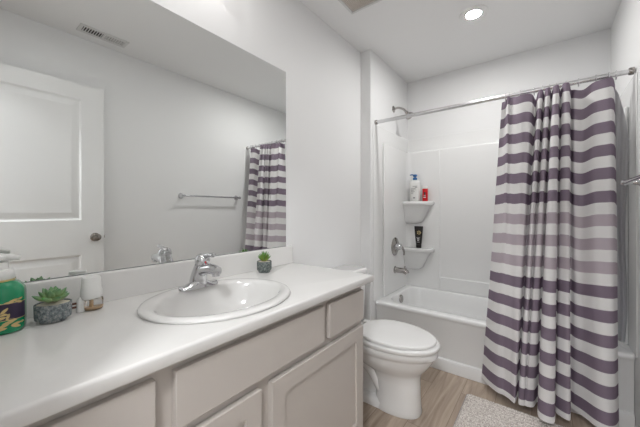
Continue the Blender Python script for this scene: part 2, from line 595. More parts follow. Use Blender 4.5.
# ------------------------------------------------------------------ mirror
m_ = thing('mirror', 'large frameless wall mirror above the vanity backsplash', 'mirror', (XL, 0.6, 0.9385))
boxpart('backing', M['mirror_edge'], m_, XL + 0.0003, XL + 0.0045, 0.015, 1.2276, 0.9402, 1.9499, bevel=0)
bm = bmesh.new()
y0, y1, z0, z1 = 0.015, 1.2276, 0.9402, 1.9499
bm.faces.new([bm.verts.new(p) for p in ((XL + 0.0048, y0, z0), (XL + 0.0048, y1, z0), (XL + 0.0048, y1, z1), (XL + 0.0048, y0, z1))])
obj('glass', bm, M['mirror'], m_, smooth=False)
boxpart('bottom_channel', M['mirror_edge'], m_, XL + 0.0003, XL + 0.0065, 0.015, 1.2276, 0.9385, 0.9408, bevel=0.0008)

# ------------------------------------------------------------------ vanity cabinet
CF = -0.692            # face frame front
FF = -0.672            # front of the doors and drawer fronts
CY0, CY1 = -0.012, 1.222
CT, CB = 0.8028, 0.10
cab = thing('vanity_cabinet', 'long taupe vanity cabinet under the white countertop', 'cabinet', (-0.95, 0.6, 0))
bm = bmesh.new()
for b in ((XL + 0.002, CF - 0.018, CY0, CY0 + 0.016, CB, CT), (XL + 0.002, CF - 0.018, CY1 - 0.016, CY1, CB, CT), (XL + 0.002, CF - 0.018, CY0 + 0.016, CY1 - 0.016, CB, CB + 0.016), (CF - 0.018, CF, CY0, CY1, CB, CT)):
    box(bm, *b)
obj('body', bm, M['cab'], cab, bevel=0.002)
boxpart('toe_kick', M['cab'], cab, XL + 0.002, CF - 0.065, CY0, CY1, 0.001, CB)


def slab(name, y0, y1, z0, z1):
    o = boxpart(name, M['cab'], cab, CF + 0.0005, FF, y0, y1, z0, z1, bevel=0.0025)
    o.data.materials.append(M['cabin'])
    return o


slab('drawer_front', 0.014, 0.288, 0.640, 0.778)
slab('false_drawer_front', 0.331, 0.905, 0.640, 0.778)
slab('drawer_front', 0.939, 1.209, 0.640, 0.778)


def shaker(y0, y1, z0, z1, st=0.057):
    bm = bmesh.new()
    loops = []
    for ins, x in ((0, CF + 0.0005), (0, FF - 0.002), (0.002, FF), (st, FF), (st + 0.002, FF - 0.009)):
        loops.append([(x, y0 + ins, z0 + ins), (x, y1 - ins, z0 + ins), (x, y1 - ins, z1 - ins), (x, y0 + ins, z1 - ins)])
    loft(bm, loops, True, False)
    fr = obj('door', bm, M['cab'], cab, smooth=False)
    boxpart('door_panel', M['cab'], fr, FF - 0.012, FF - 0.009, y0 + st - 0.004, y1 - st + 0.004, z0 + st - 0.004, z1 - st + 0.004, bevel=0)
    return fr


shaker(0.014, 0.589, 0.125, 0.612)
shaker(0.631, 1.205, 0.125, 0.612)

# ------------------------------------------------------------------ countertop with an oval cutout
SXC, SYC, SAX, SAY = -0.908, 0.610, 0.226, 0.260
TX0, TX1, TY0, TY1, TZ0, TZ1 = XL + 0.001, -0.654, YF + 0.016, 1.274, 0.803, 0.8382
top = thing('countertop', 'white cultured marble countertop with low backsplash on the vanity', 'countertop', (-0.93, 0.62, TZ0))
bm = bmesh.new()
N = 96
hx, hy = SAX - 0.022, SAY - 0.022


def rect_pt(a, x0, x1, y0, y1):
    dx, dy = math.cos(a), math.sin(a)
    t = min(((x1 - SXC) / dx if dx > 1e-9 else (x0 - SXC) / dx if dx < -1e-9 else 1e9),
            ((y1 - SYC) / dy if dy > 1e-9 else (y0 - SYC) / dy if dy < -1e-9 else 1e9))
    return (SXC + dx * t, SYC + dy * t)


ang = [2 * PI * i / N for i in range(N)]
for cx_, cy_ in ((TX0, TY0), (TX0, TY1), (TX1, TY0), (TX1, TY1)):
    ang.append(math.atan2(cy_ - SYC, cx_ - SXC) % (2 * PI))
ang = sorted(set(ang))


def prof(ins, z):
    return [rect_pt(a, TX0, TX1 - ins, TY0, TY1 - ins) + (z,) for a in ang]


hole = lambda z: [(SXC + hx * math.cos(a), SYC + hy * math.sin(a), z) for a in ang]
ls = [hole(TZ0), hole(TZ1), prof(0.009, TZ1), prof(0.0055, TZ1 - 0.0006), prof(0.0025, TZ1 - 0.0023), prof(0.0006, TZ1 - 0.005), prof(0.0, TZ1 - 0.0085),
      prof(0.0, TZ0 + 0.006), prof(0.002, TZ0 + 0.002), prof(0.006, TZ0)]
rows = loft(bm, ls, False, False)
for i in range(len(ang)):
    j = (i + 1) % len(ang)
    bm.faces.new((rows[-1][i], rows[-1][j], rows[0][j], rows[0][i]))
obj('slab', bm, M['counter'], top, angle=50)
bm = bmesh.new()
pr = [(XL + 0.001, TZ1), (XL + 0.024, TZ1), (XL + 0.021, TZ1 + 0.006), (XL + 0.020, TZ1 + 0.09), (XL + 0.018, TZ1 + 0.097), (XL + 0.013, 0.938), (XL + 0.001, 0.938)]
loft(bm, [[(x, TY0, z) for x, z in pr], [(x, TY1 - 0.004, z) for x, z in pr]])
obj('backsplash', bm, M['counter'], top, bevel=0.002)

# ------------------------------------------------------------------ sink
sk = thing('sink', 'white oval drop-in sink with raised rim in the countertop', 'sink', (SXC, SYC, TZ1))
bm = bmesh.new()
ICX = SXC + 0.012
IAX, IAY = 0.166, 0.222
steps = [(-0.004, 0.0, 0), (0.0, 0.004, 0), (-0.004, 0.0095, 0), (-0.012, 0.0125, 0), (-0.022, 0.013, 0)]
loops = [[(SXC + (SAX + s) * math.cos(2 * PI * i / 72), SYC + (SAY + s) * math.sin(2 * PI * i / 72), TZ1 + z + 0.0004) for i in range(72)] for s, z, _ in steps]
for k, z in ((1.03, 0.0115), (1.0, 0.008), (0.975, 0.0), (0.94, -0.018), (0.89, -0.05), (0.80, -0.085), (0.64, -0.112), (0.42, -0.127), (0.2, -0.132), (0.115, -0.133)):
    loops.append([(ICX + IAX * k * math.cos(2 * PI * i / 72), SYC + IAY * k * math.sin(2 * PI * i / 72), TZ1 + z) for i in range(72)])
loft(bm, loops, False, True)
obj('basin', bm, M['sink'], sk, angle=180)
bm = bmesh.new()
disc_stack(bm, (ICX, SYC, TZ1 - 0.1328), (0, 0, 1), [(0.031, 0), (0.031, 0.002), (0.026, 0.004), (0.022, 0.002), (0.019, 0.006), (0.004, 0.009)])
obj('drain', bm, M['chrome'], sk)

# ------------------------------------------------------------------ faucet
FX, FY, FZ = -1.064, 0.614, TZ1 + 0.0135
fc = thing('faucet', 'chrome single-lever faucet at the back of the oval sink', 'faucet', (FX, FY, FZ))
bm = bmesh.new()
# base: low wide deck plate swelling up into the body
sect = []
for i in range(25):
    t = -1 + 2 * i / 24
    h_ = 0.012 + 0.030 * math.exp(-(t / 0.42) ** 2)
    w_ = 0.026 * max(0.02, (1 - abs(t) ** 3.2)) ** 0.5 + 0.001
    lp = []
    for k in range(16):
        a = 2 * PI * k / 16
        zz = math.sin(a)
        lp.append((FX + w_ * math.cos(a), FY + 0.079 * t, FZ + (h_ if zz > 0 else 0.0) * abs(zz) ** 0.7))
    sect.append(lp)
loft(bm, sect)
obj('deck_plate', bm, M['chrome'], fc, angle=60)
bm = bmesh.new()
pts = bez([(FX - 0.006, FY, FZ + 0.006), (FX - 0.001, FY, FZ + 0.04), (FX + 0.014, FY, FZ + 0.075), (FX + 0.022, FY, FZ + 0.096)], 6)
tube(bm, pts, [0.038 - 0.0145 * (k / 18) ** 0.6 for k in range(19)], 24)
obj('body', bm, M['chrome'], fc, angle=60)
bm = bmesh.new()
pts = bez([(FX + 0.004, FY, FZ + 0.056), (FX + 0.045, FY, FZ + 0.074), (FX + 0.090, FY, FZ + 0.079), (FX + 0.124, FY, FZ + 0.075)], 6)
tube(bm, pts, [0.0225 - 0.0003 * i for i in range(len(pts))], 20)
tube(bm, [(FX + 0.112, FY, FZ + 0.072), (FX + 0.113, FY, FZ + 0.056)], [0.0135, 0.013], 18)
obj('spout', bm, M['chrome'], fc, angle=60)
bm = bmesh.new()
disc_stack(bm, (FX + 0.021, FY, FZ + 0.092), (0.26, 0, 1), [(0.024, 0), (0.0275, 0.004), (0.027, 0.020), (0.023, 0.031), (0.012, 0.037), (0.002, 0.038)])
hd = obj('handle', bm, M['chrome'], fc, angle=60)
bm = bmesh.new()
pts = bez([(FX + 0.024, FY, FZ + 0.117), (FX + 0.060, FY + 0.003, FZ + 0.127), (FX + 0.100, FY + 0.004, FZ + 0.131)], 6)
tube(bm, pts, [0.011, 0.011, 0.0105, 0.010, 0.0095, 0.009, 0.0085, 0.008, 0.008, 0.0085, 0.009, 0.0085, 0.006], 14)
obj('lever', bm, M['chrome'], hd, angle=60)
bm = bmesh.new()
disc_stack(bm, (FX + 0.0505, FY - 0.004, FZ + 0.101), (1, -0.1, -0.1), [(0.0035, -0.002), (0.0035, 0.001), (0.001, 0.0018)], 12)
rd = obj('temperature_dot', bm, M['red_pl'], hd)
rd['label'] = 'red hot-water dot'

# ------------------------------------------------------------------ succulents
def leaf(bm, uvl, base, az, el, length, width, thick, curl):
    """fleshy pointed leaf: boat shaped"""
    n = 8
    rows_, us = [], []
    d0 = Vector((math.cos(az), math.sin(az), 0))
    side = Vector((-math.sin(az), math.cos(az), 0))
    p = Vector(base)
    e = el
    for i in range(n + 1):
        t = i / n
        w = width * (math.sin(PI * min(1, 0.16 + 0.84 * t) ** 1.15) ** 0.8 if t < 1 else 0.02)
        w = max(w, width * 0.03)
        up = (Vector((0, 0, 1)) * math.cos(e) - d0 * math.sin(e))
        lp = []
        for k in range(8):
            a = 2 * PI * k / 8
            lp.append(p + side * (w * math.cos(a)) + up * (thick * (w / width) * math.sin(a) + 0.25 * w * abs(math.cos(a))))
        rows_.append(lp)
        us.append(t)
        p = p + (d0 * math.cos(e) + Vector((0, 0, 1)) * math.sin(e)) * (length / n)
        e += curl / n
    vs = [[bm.verts.new(q) for q in lp] for lp in rows_]
    for i in range(n):
        for k in range(8):
            f = bm.faces.new((vs[i][k], vs[i][(k + 1) % 8], vs[i + 1][(k + 1) % 8], vs[i + 1][k]))
            for l_, u_ in zip(f.loops, (us[i], us[i], us[i + 1], us[i + 1])):
                l_[uvl].uv = (u_, 0)
    bm.faces.new(vs[-1])


def rosette(name, c, rings, m, parent):
    bm = bmesh.new()
    uvl = bm.loops.layers.uv.new('leaf')
    for n, el, ln, w, th, r0, ph in rings:
        for i in range(n):
            az = ph + 2 * PI * i / n + random.uniform(-0.12, 0.12)
            leaf(bm, uvl, (c[0] + r0 * math.cos(az), c[1] + r0 * math.sin(az), c[2]), az, el + random.uniform(-0.1, 0.1),
                 ln * random.uniform(0.9, 1.1), w, th, 0.35)
    return obj(name, bm, m, parent, angle=180)


PX, PY = -1.095, 0.195
pl = thing('potted_succulent', 'larger green succulent in a shallow blue-grey stone pot beside the soap', 'succulent', (PX, PY, TZ1))
bm = bmesh.new()
lathe(bm, [(0.035, 0.0), (0.039, 0.001), (0.039, 0.009), (0.0515, 0.0105), (0.053, 0.018), (0.054, 0.05), (0.0535, 0.0535), (0.0515, 0.0545), (0.0495, 0.0535), (0.049, 0.046)], (PX, PY, TZ1 + 0.0005), 40, 0.72, 0.80, rot=-0.25)
obj('pot', bm, M['pot_big'], pl)
bm = bmesh.new(); lathe(bm, [(0.0488, 0.044), (0.048, 0.0515), (0.035, 0.054), (0.012, 0.055)], (PX, PY, TZ1), 32, 0.72, 0.80, rot=-0.25)
obj('gravel', bm, M['gravel'], pl)
rosette('leaves', (PX + 0.004, PY - 0.002, TZ1 + 0.061), [(7, 0.34, 0.044, 0.0105, 0.006, 0.004, 0.2), (6, 0.80, 0.047, 0.0110, 0.006, 0.003, 0.6), (4, 1.1, 0.040, 0.0095, 0.006, 0.002, 0.1), (3, 1.35, 0.026, 0.007, 0.005, 0.001, 0.5)], M['leaf_big'], pl)

QX, QY = -1.114, 0.991
ps = thing('potted_succulent', 'small spiky succulent in a round dark speckled pot near the counter end', 'succulent', (QX, QY, TZ1))
bm = bmesh.new()
lathe(bm, [(0.026, 0.0), (0.029, 0.002), (0.030, 0.008), (0.034, 0.011), (0.0362, 0.016), (0.0365, 0.052), (0.036, 0.0545), (0.034, 0.055), (0.0325, 0.054), (0.032, 0.046)], (QX, QY, TZ1 + 0.0005), 36)
obj('pot', bm, M['pot_small'], ps)
bm = bmesh.new(); lathe(bm, [(0.0318, 0.046), (0.031, 0.052), (0.02, 0.054), (0.008, 0.055)], (QX, QY, TZ1), 28)
obj('gravel', bm, M['gravel'], ps)
rosette('leaves', (QX, QY, TZ1 + 0.054), [(9, 0.62, 0.043, 0.0046, 0.003, 0.004, 0), (7, 0.95, 0.048, 0.0046, 0.003, 0.003, 0.3), (5, 1.2, 0.050, 0.0044, 0.003, 0.002, 0.1), (3, 1.42, 0.048, 0.004, 0.003, 0.001, 0.5)], M['leaf_small'], ps)

# ------------------------------------------------------------------ soap bottle
BX, BY = -1.175, 0.082
BX = -1.112
sb = thing('soap_dispenser', 'green liquid soap dispenser with white pump at the left counter edge', 'soap dispenser', (BX, BY, TZ1))
bm = bmesh.new()
lathe(bm, [(0.055, 0.0005), (0.059, 0.003), (0.061, 0.010), (0.0605, 0.098), (0.059, 0.108), (0.054, 0.118), (0.046, 0.126), (0.038, 0.130)], (BX, BY, TZ1), 40, 0.72, 1.0, power=2.8, rot=-0.35)
obj('bottle', bm, M['green_soap'], sb, angle=60)
bm = bmesh.new(); lathe(bm, [(0.0405, 0.1295), (0.041, 0.132), (0.040, 0.134)], (BX, BY, TZ1), 36, 0.9, 1)
obj('neck_ring', bm, M['gold'], sb)
bm = bmesh.new()
lathe(bm, [(0.0395, 0.134), (0.041, 0.136), (0.041, 0.150), (0.038, 0.156), (0.030, 0.158), (0.029, 0.159), (0.029, 0.174), (0.027, 0.177)], (BX, BY, TZ1), 36, 0.9, 1)
obj('collar', bm, M['white_pl'], sb)
bm = bmesh.new()
lathe(bm, [(0.012, 0.172), (0.012, 0.183), (0.026, 0.185), (0.0275, 0.190), (0.026, 0.196), (0.018, 0.1985)], (BX, BY, TZ1), 28)
pts = bez([(BX + 0.005, BY + 0.01, TZ1 + 0.1865), (BX + 0.010, BY + 0.032, TZ1 + 0.188), (BX + 0.012, BY + 0.048, TZ1 + 0.185)], 6)
tube(bm, pts, [0.010, 0.0098, 0.0095, 0.009, 0.0088, 0.0085, 0.008, 0.0078, 0.0075, 0.007, 0.0065, 0.006, 0.0055], 12)
obj('pump', bm, M['white_pl'], sb, angle=60)


def wrap_band(rr, z0, z1, a0, a1, n, sx, sy, power, rot, c):
    bm = bmesh.new()
    L = [[], []]
    for i in range(n + 1):
        a = a0 + (a1 - a0) * i / n
        ca, sa = math.cos(a), math.sin(a)
        k = (abs(ca) ** power + abs(sa) ** power) ** (-1.0 / power)
        x, y = rr * sx * k * ca, rr * sy * k * sa
        q = (c[0] + x * math.cos(rot) - y * math.sin(rot), c[1] + x * math.sin(rot) + y * math.cos(rot))
        L[0].append(q + (c[2] + z0,)); L[1].append(q + (c[2] + z1,))
    loft(bm, L, False, False, closed=False)
    return bm


lb = obj('label', wrap_band(0.0619, 0.036, 0.078, -1.2, 1.35, 30, 0.72, 1.0, 2.8, -0.35, (BX, BY, TZ1)), M['navy'], sb)
lb['label'] = 'dark plum label with gold leaves'


def on_bottle(a, z, rr=0.0622):
    ca, sa = math.cos(a), math.sin(a)
    k = (abs(ca) ** 2.8 + abs(sa) ** 2.8) ** (-1.0 / 2.8)
    x, y = rr * 0.72 * k * ca, rr * k * sa
    return Vector((BX + x * math.cos(-0.35) - y * math.sin(-0.35), BY + x * math.sin(-0.35) + y * math.cos(-0.35), TZ1 + z))


bm = bmesh.new()
for a, z, tilt, ln in ((0.15, 0.050, 0.6, 0.022), (0.35, 0.042, 0.2, 0.024), (0.5, 0.060, 0.9, 0.018), (0.05, 0.030, 0.4, 0.022), (0.30, 0.022, -0.1, 0.022), (0.62, 0.030, 0.3, 0.022),
                       (0.75, 0.083, 0.3, 0.018), (0.95, 0.078, -0.3, 0.018), (0.85, 0.024, 0.2, 0.02), (0.6, 0.045, 1.3, 0.015), (-0.2, 0.04, 0.7, 0.022), (-0.5, 0.05, 0.2, 0.02), (1.1, 0.025, 0.0, 0.016), (0.22, 0.038, 1.2, 0.02), (0.42, 0.052, -0.2, 0.022), (0.12, 0.058, 0.1, 0.02), (0.7, 0.036, -0.3, 0.02), (0.5, 0.024, 0.5, 0.02), (0.4, 0.016, 0.1, 0.02), (0.85, 0.018, -0.3, 0.02), (1.0, 0.085, 0.2, 0.014), (0.62, 0.079, 0.05, 0.016)):
    pts_ = []
    for k in range(13):
        t = k / 12
        w = 0.17 * math.sin(PI * t) ** 0.7
        pts_.append((t - 0.5, w))
    poly = pts_ + [(t, -w) for t, w in reversed(pts_[1:-1])]
    vs = []
    for t, w in poly:
        dx, dz = (t * math.cos(tilt) - w * math.sin(tilt)) * ln, (t * math.sin(tilt) + w * math.cos(tilt)) * ln
        vs.append(bm.verts.new(on_bottle(a + dx / 0.055, z + dz)))
    bm.faces.new(vs)
for z_ in (0.036, 0.0775):
    L_ = [[], []]
    for k in range(25):
        a = -1.2 + 2.55 * k / 24
        L_[0].append(on_bottle(a, z_ - 0.0007)); L_[1].append(on_bottle(a, z_ + 0.0007))
    loft(bm, L_, False, False, closed=False)
lf = obj('leaf_motif', bm, M['gold'], lb, smooth=False)
lf['label'] = 'gold leaf print'

# ------------------------------------------------------------------ plug-in air freshener
AX, AY = -1.120, 0.288
af = thing('air_freshener', 'white plug-in air freshener with amber oil vial standing by the backsplash', 'air freshener', (AX, AY, TZ1))
bm = bmesh.new()
lathe(bm, [(0.020, 0.034), (0.028, 0.038), (0.030, 0.046), (0.030, 0.062), (0.0275, 0.070), (0.0265, 0.098), (0.024, 0.103), (0.016, 0.104)], (AX, AY, TZ1), 32, 0.75, 1.0, power=2.6)
bx0, bx1, by0, by1 = AX - 0.012, AX + 0.008, AY - 0.040, AY - 0.018
loft(bm, [rrect(bx0, bx1, by0, by1, 0.008, TZ1 + z, 5) for z in (0.001, 0.036)] + [rrect(bx0 + 0.003, bx1 - 0.003, by0 + 0.006, by1, 0.006, TZ1 + 0.046, 5)])
obj('body', bm, M['white_pl'], af)
bm = bmesh.new()
lathe(bm, [(0.020, 0.0005), (0.025, 0.003), (0.027, 0.010), (0.027, 0.034), (0.022, 0.040)], (AX + 0.002, AY + 0.006, TZ1), 28, 0.8, 1.0)
vi = obj('vial', bm, M['clear'], af)
bm = bmesh.new()
lathe(bm, [(0.018, 0.003), (0.023, 0.006), (0.0235, 0.012)], (AX + 0.002, AY + 0.006, TZ1), 24, 0.8, 1.0)
obj('oil', bm, M['amber'], vi)
bm = bmesh.new(); tube(bm, [(AX + 0.004, AY, TZ1 + 0.010), (AX + 0.004, AY, TZ1 + 0.038)], 0.005, 10)
obj('wick', bm, M['amber'], vi)
for dz in (0.018, 0.029):
    boxpart('prong', M['brass'], af, AX - 0.004, AX + 0.002, AY - 0.052, AY - 0.039, TZ1 + dz - 0.003, TZ1 + dz + 0.003, bevel=0.0008)

af.scale = (0.92, 0.92, 1.0)

pl.scale = (0.94, 0.94, 0.94)

# ------------------------------------------------------------------ toilet
TLY = 1.640
tl = thing('toilet', 'white two-piece toilet with closed lid between vanity and tub', 'toilet', (XL, TLY, 0))


def egg(x0, x1, hw, z, n=48, taper=0.12, power=2.15):
    xc, a = (x0 + x1) / 2, (x1 - x0) / 2
    out = []
    for i in range(n):
        t = 2 * PI * i / n
        c_, s_ = math.cos(t), math.sin(t)
        k = (abs(c_) ** power + abs(s_) ** power) ** (-1 / power)
        out.append((XL + xc + a * k * c_, TLY + hw * k * s_ * (1 - taper * c_ * k), z))
    return out


bm = bmesh.new()
loft(bm, [egg(0.385, 0.648, 0.097, 0.0005, power=2.5), egg(0.385, 0.650, 0.099, 0.012, power=2.5), egg(0.388, 0.646, 0.096, 0.03, power=2.5), egg(0.39, 0.643, 0.093, 0.09, power=2.5),
          egg(0.38, 0.642, 0.094, 0.17, power=2.4), egg(0.36, 0.644, 0.100, 0.210), egg(0.31, 0.654, 0.120, 0.235), egg(0.25, 0.682, 0.148, 0.265),
          egg(0.20, 0.706, 0.166, 0.300), egg(0.18, 0.722, 0.175, 0.330), egg(0.175, 0.726, 0.178, 0.341), egg(0.165, 0.737, 0.187, 0.346), egg(0.165, 0.739, 0.188, 0.377), egg(0.17, 0.734, 0.185, 0.381)])
# rear body, foot, and the trapway showing on both sides
loft(bm, [rrect(XL + 0.06, XL + 0.48, TLY - 0.092, TLY + 0.092, 0.05, z) for z in (0.0005, 0.035)] + [rrect(XL + 0.07, XL + 0.47, TLY - 0.078, TLY + 0.078, 0.05, 0.052)])
loft(bm, [rrect(XL + 0.10, XL + 0.42, TLY - 0.048, TLY + 0.048, 0.04, z) for z in (0.03, 0.30)])
loft(bm, [rrect(XL + 0.025, XL + 0.27, TLY - 0.105, TLY + 0.105, 0.05, 0.29), rrect(XL + 0.02, XL + 0.29, TLY - 0.12, TLY + 0.12, 0.05, 0.33), rrect(XL + 0.018, XL + 0.30, TLY - 0.125, TLY + 0.125, 0.05, 0.380)])
for s in (-1, 1):
    tube(bm, bez([(XL + 0.44, TLY + s * 0.050, 0.10), (XL + 0.37, TLY + s * 0.056, 0.20), (XL + 0.29, TLY + s * 0.056, 0.235), (XL + 0.20, TLY + s * 0.052, 0.19), (XL + 0.18, TLY + s * 0.05, 0.06)], 8), 0.036, 16)
obj('bowl', bm, M['porcelain'], tl, angle=60)
bm = bmesh.new()
loft(bm, [egg(0.265, 0.738, 0.184, 0.3830), egg(0.262, 0.746, 0.190, 0.388), egg(0.262, 0.748, 0.191, 0.402), egg(0.266, 0.742, 0.187, 0.4085)])
obj('seat', bm, M['seat'], tl, angle=60)
bm = bmesh.new()
loft(bm, [egg(0.290, 0.720, 0.168, 0.4095), egg(0.290, 0.720, 0.168, 0.4125), egg(0.285, 0.728, 0.175, 0.4135), egg(0.285, 0.729, 0.176, 0.423), egg(0.288, 0.725, 0.173, 0.4275), egg(0.296, 0.715, 0.166, 0.4290), egg(0.40, 0.60, 0.08, 0.4305)])
obj('lid', bm, M['seat'], tl, angle=60)
for s in (-1, 1):
    bm = bmesh.new()
    loft(bm, [rrect(XL + 0.248, XL + 0.292, TLY + s * 0.075 - 0.02, TLY + s * 0.075 + 0.02, 0.009, z, 4) for z in (0.3815, 0.418)] + [rrect(XL + 0.252, XL + 0.288, TLY + s * 0.075 - 0.016, TLY + s * 0.075 + 0.016, 0.009, 0.422, 4)])
    obj('hinge', bm, M['seat'], tl)
bm = bmesh.new()
loft(bm, [rrect(XL + 0.022, XL + 0.185, TLY - 0.19, TLY + 0.19, 0.03, 0.386), rrect(XL + 0.018, XL + 0.190, TLY - 0.20, TLY + 0.20, 0.03, 0.41), rrect(XL + 0.014, XL + 0.196, TLY - 0.212, TLY + 0.212, 0.03, 0.706)])
tk = obj('tank', bm, M['porcelain'], tl, angle=50)
bm = bmesh.new()
loft(bm, [rrect(XL + 0.010, XL + 0.200, TLY - 0.218, TLY + 0.218, 0.03, 0.7065), rrect(XL + 0.008, XL + 0.204, TLY - 0.222, TLY + 0.222, 0.032, 0.712), rrect(XL + 0.008, XL + 0.204, TLY - 0.222, TLY + 0.222, 0.032, 0.735), rrect(XL + 0.016, XL + 0.196, TLY - 0.214, TLY + 0.214, 0.03, 0.742)])
obj('tank_lid', bm, M['porcelain'], tl, angle=50)
bm = bmesh.new()
disc_stack(bm, (XL + 0.196, TLY - 0.14, 0.64), (1, 0, 0), [(0.013, -0.002), (0.013, 0.010), (0.006, 0.012)], 16)
tube(bm, [(XL + 0.206, TLY - 0.145, 0.64), (XL + 0.212, TLY - 0.09, 0.633), (XL + 0.212, TLY - 0.06, 0.63)], [0.006, 0.007, 0.008], 10)
obj('flush_lever', bm, M['chrome'], tl)
for s in (-1, 1):
    bm = bmesh.new(); disc_stack(bm, (XL + 0.30, TLY + s * 0.094, 0.028), (0, 0, 1), [(0.014, 0), (0.014, 0.012), (0.010, 0.02), (0.002, 0.022)], 16)
    obj('bolt_cap', bm, M['seat'], tl)

# ------------------------------------------------------------------ bathtub
tub = thing('bathtub', 'white alcove bathtub with plain apron at the far end', 'bathtub', (XA + 0.74, 2.54, 0))
TBX0, TBX1, TBY0, TBY1, RZ = XA + 0.002, XR - 0.002, 2.186, YK - 0.010, 0.400
bm = bmesh.new()
nn = 10


def ro(x0, x1, y0, y1, r, z):
    return rrect(x0, x1, y0, y1, r, z, nn)


ls = [ro(TBX0, TBX1, 2.202, TBY1, 0.004, 0.0005), ro(TBX0, TBX1, 2.202, TBY1, 0.004, 0.355),
      ro(TBX0, TBX1, 2.192, TBY1, 0.006, 0.366), ro(TBX0, TBX1, TBY0, TBY1, 0.008, 0.376), ro(TBX0, TBX1, TBY0, TBY1, 0.008, RZ - 0.010), ro(TBX0, TBX1, TBY0 + 0.004, TBY1, 0.010, RZ - 0.003), ro(TBX0, TBX1, TBY0 + 0.012, TBY1, 0.014, RZ),
      ro(-1.052, 0.285, 2.262, 2.838, 0.13, RZ), ro(-1.046, 0.279, 2.268, 2.832, 0.125, RZ - 0.003), ro(-1.041, 0.272, 2.273, 2.827, 0.12, RZ - 0.012),
      ro(-1.030, 0.235, 2.285, 2.815, 0.12, 0.30), ro(-1.012, 0.17, 2.305, 2.795, 0.12, 0.18), ro(-0.995, 0.13, 2.325, 2.775, 0.12, 0.12), ro(-0.96, 0.08, 2.36, 2.74, 0.11, 0.095), ro(-0.90, 0.02, 2.42, 2.68, 0.09, 0.088)]
loft(bm, ls, False, True)
obj('shell', bm, M['acrylic'], tub, angle=60)
bm = bmesh.new()
pr = [(2.2025, 0.0005), (2.188, 0.0005), (2.188, 0.072), (2.191, 0.082), (2.2025, 0.090)]
loft(bm, [[(TBX0, y, z) for y, z in pr], [(TBX1, y, z) for y, z in pr]])
obj('apron_skirt', bm, M['acrylic'], tub, bevel=0.002)
bm = bmesh.new()
disc_stack(bm, (-1.0345, 2.545, 0.345), (0.98, 0, 0.1), [(0.036, -0.004), (0.036, 0.006), (0.032, 0.012), (0.012, 0.014), (0.002, 0.013)], 28)
obj('overflow_plate', bm, M['nickel'], tub)
bm = bmesh.new(); disc_stack(bm, (-0.84, 2.55, 0.0885), (0, 0, 1), [(0.034, 0), (0.034, 0.002), (0.02, 0.003), (0.003, 0.008)], 24)
obj('drain', bm, M['nickel'], tub)

# ------------------------------------------------------------------ tub surround
su = thing('tub_surround', 'white moulded three-wall surround with corner shelves above the tub', 'tub surround', (XA + 0.74, YK, RZ))
FL = 0.005
SZ0, SZF, SZP = RZ + 0.001, 1.850, 1.724
for nm, b in (('back_flange', (XA + FL, XR - FL, YK - FL, YK - 0.0005, SZ0, SZF)),
              ('end_flange', (XA + 0.0005, XA + FL, 2.145, YK - 0.0005, SZ0, SZF)),
              ('end_flange', (XR - FL, XR - 0.0005, 2.145, YK - 0.0005, SZ0, SZF))):
    boxpart(nm, M['acrylic'], su, *b, bevel=0.0015)
PT = 0.050
PE = 0.022          # the end panels are thinner than the back
boxpart('end_panel', M['acrylic'], su, XA + FL, XA + PE, 2.318, YK - FL, SZ0, SZP, bevel=0.012, seg=5)
boxpart('end_panel', M['acrylic'], su, XR - PE, XR - FL, 2.318, YK - FL, SZ0, SZP, bevel=0.012, seg=5)
bm = bmesh.new()
box(bm, XA + PE - 0.010, XR - PE + 0.010, YK - PT, YK - FL, SZ0, SZP)
obj('back_panel', bm, M['acrylic'], su, bevel=0.018, seg=5)
# raised corner columns flank the flat middle field
for x0, x1 in ((XA + PE - 0.008, -0.776), (0.04, XR - PE + 0.008)):
    boxpart('corner_column', M['acrylic'], su, x0, x1, YK - PT - 0.011, YK - PT + 0.004, SZ0, SZP - 0.012, bevel=0.007, seg=3)
boxpart('lower_rail', M['acrylic'], su, -0.777, 0.041, YK - PT - 0.011, YK - PT + 0.004, SZ0, 0.525, bevel=0.007, seg=3)
# coved corner between the end and back panels
for cx_, sg in ((XA + PE, 1), (XR - PE, -1)):
    pts_ = [(cx_ - sg * 0.002, YK - PT - 0.009)] + [(cx_ + sg * (0.045 - 0.045 * math.cos(a)), YK - PT - 0.011 - 0.045 + 0.045 * math.sin(a)) for a in [PI / 2 * k / 8 for k in range(9)]]
    if sg < 0:
        pts_ = list(reversed(pts_))
    bm = bmesh.new()
    loft(bm, [[(x, y, SZ0) for x, y in pts_], [(x, y, SZP - 0.012) for x, y in pts_]])
    obj('corner_cove', bm, M['acrylic'], su, angle=50)


def corner_shelf(zt, sg):
    cx_ = XA + PE - 0.004 if sg > 0 else XR - PE + 0.004
    yb = YK - PT - 0.008

    def outline(w, d_, z):
        o_ = [(cx_, yb, z)]
        n = 14
        for k in range(n + 1):
            a = PI / 2 * k / n
            e_ = 3.4
            c_, s_ = math.cos(a), math.sin(a)
            kk = (c_ ** e_ + s_ ** e_) ** (-1 / e_)
            o_.append((cx_ + sg * w * kk * s_, yb - d_ * kk * c_, z))
        return list(reversed(o_)) if sg > 0 else o_
    bm = bmesh.new()
    ww, dd = 0.268, 0.125
    loft(bm, [outline(0.095, 0.030, zt - 0.215), outline(0.140, 0.050, zt - 0.205), outline(0.163, 0.064, zt - 0.185), outline(0.190, 0.080, zt - 0.13), outline(0.217, 0.095, zt - 0.075), outline(0.237, 0.106, zt - 0.045), outline(0.245, 0.110, zt - 0.038),
              outline(ww - 0.006, dd - 0.005, zt - 0.034), outline(ww, dd, zt - 0.026), outline(ww, dd, zt - 0.008), outline(ww - 0.003, dd - 0.003, zt), outline(ww - 0.010, dd - 0.010, zt + 0.001), outline(ww - 0.016, dd - 0.016, zt - 0.002)])
    return obj('corner_shelf', bm, M['acrylic'], su, angle=50)


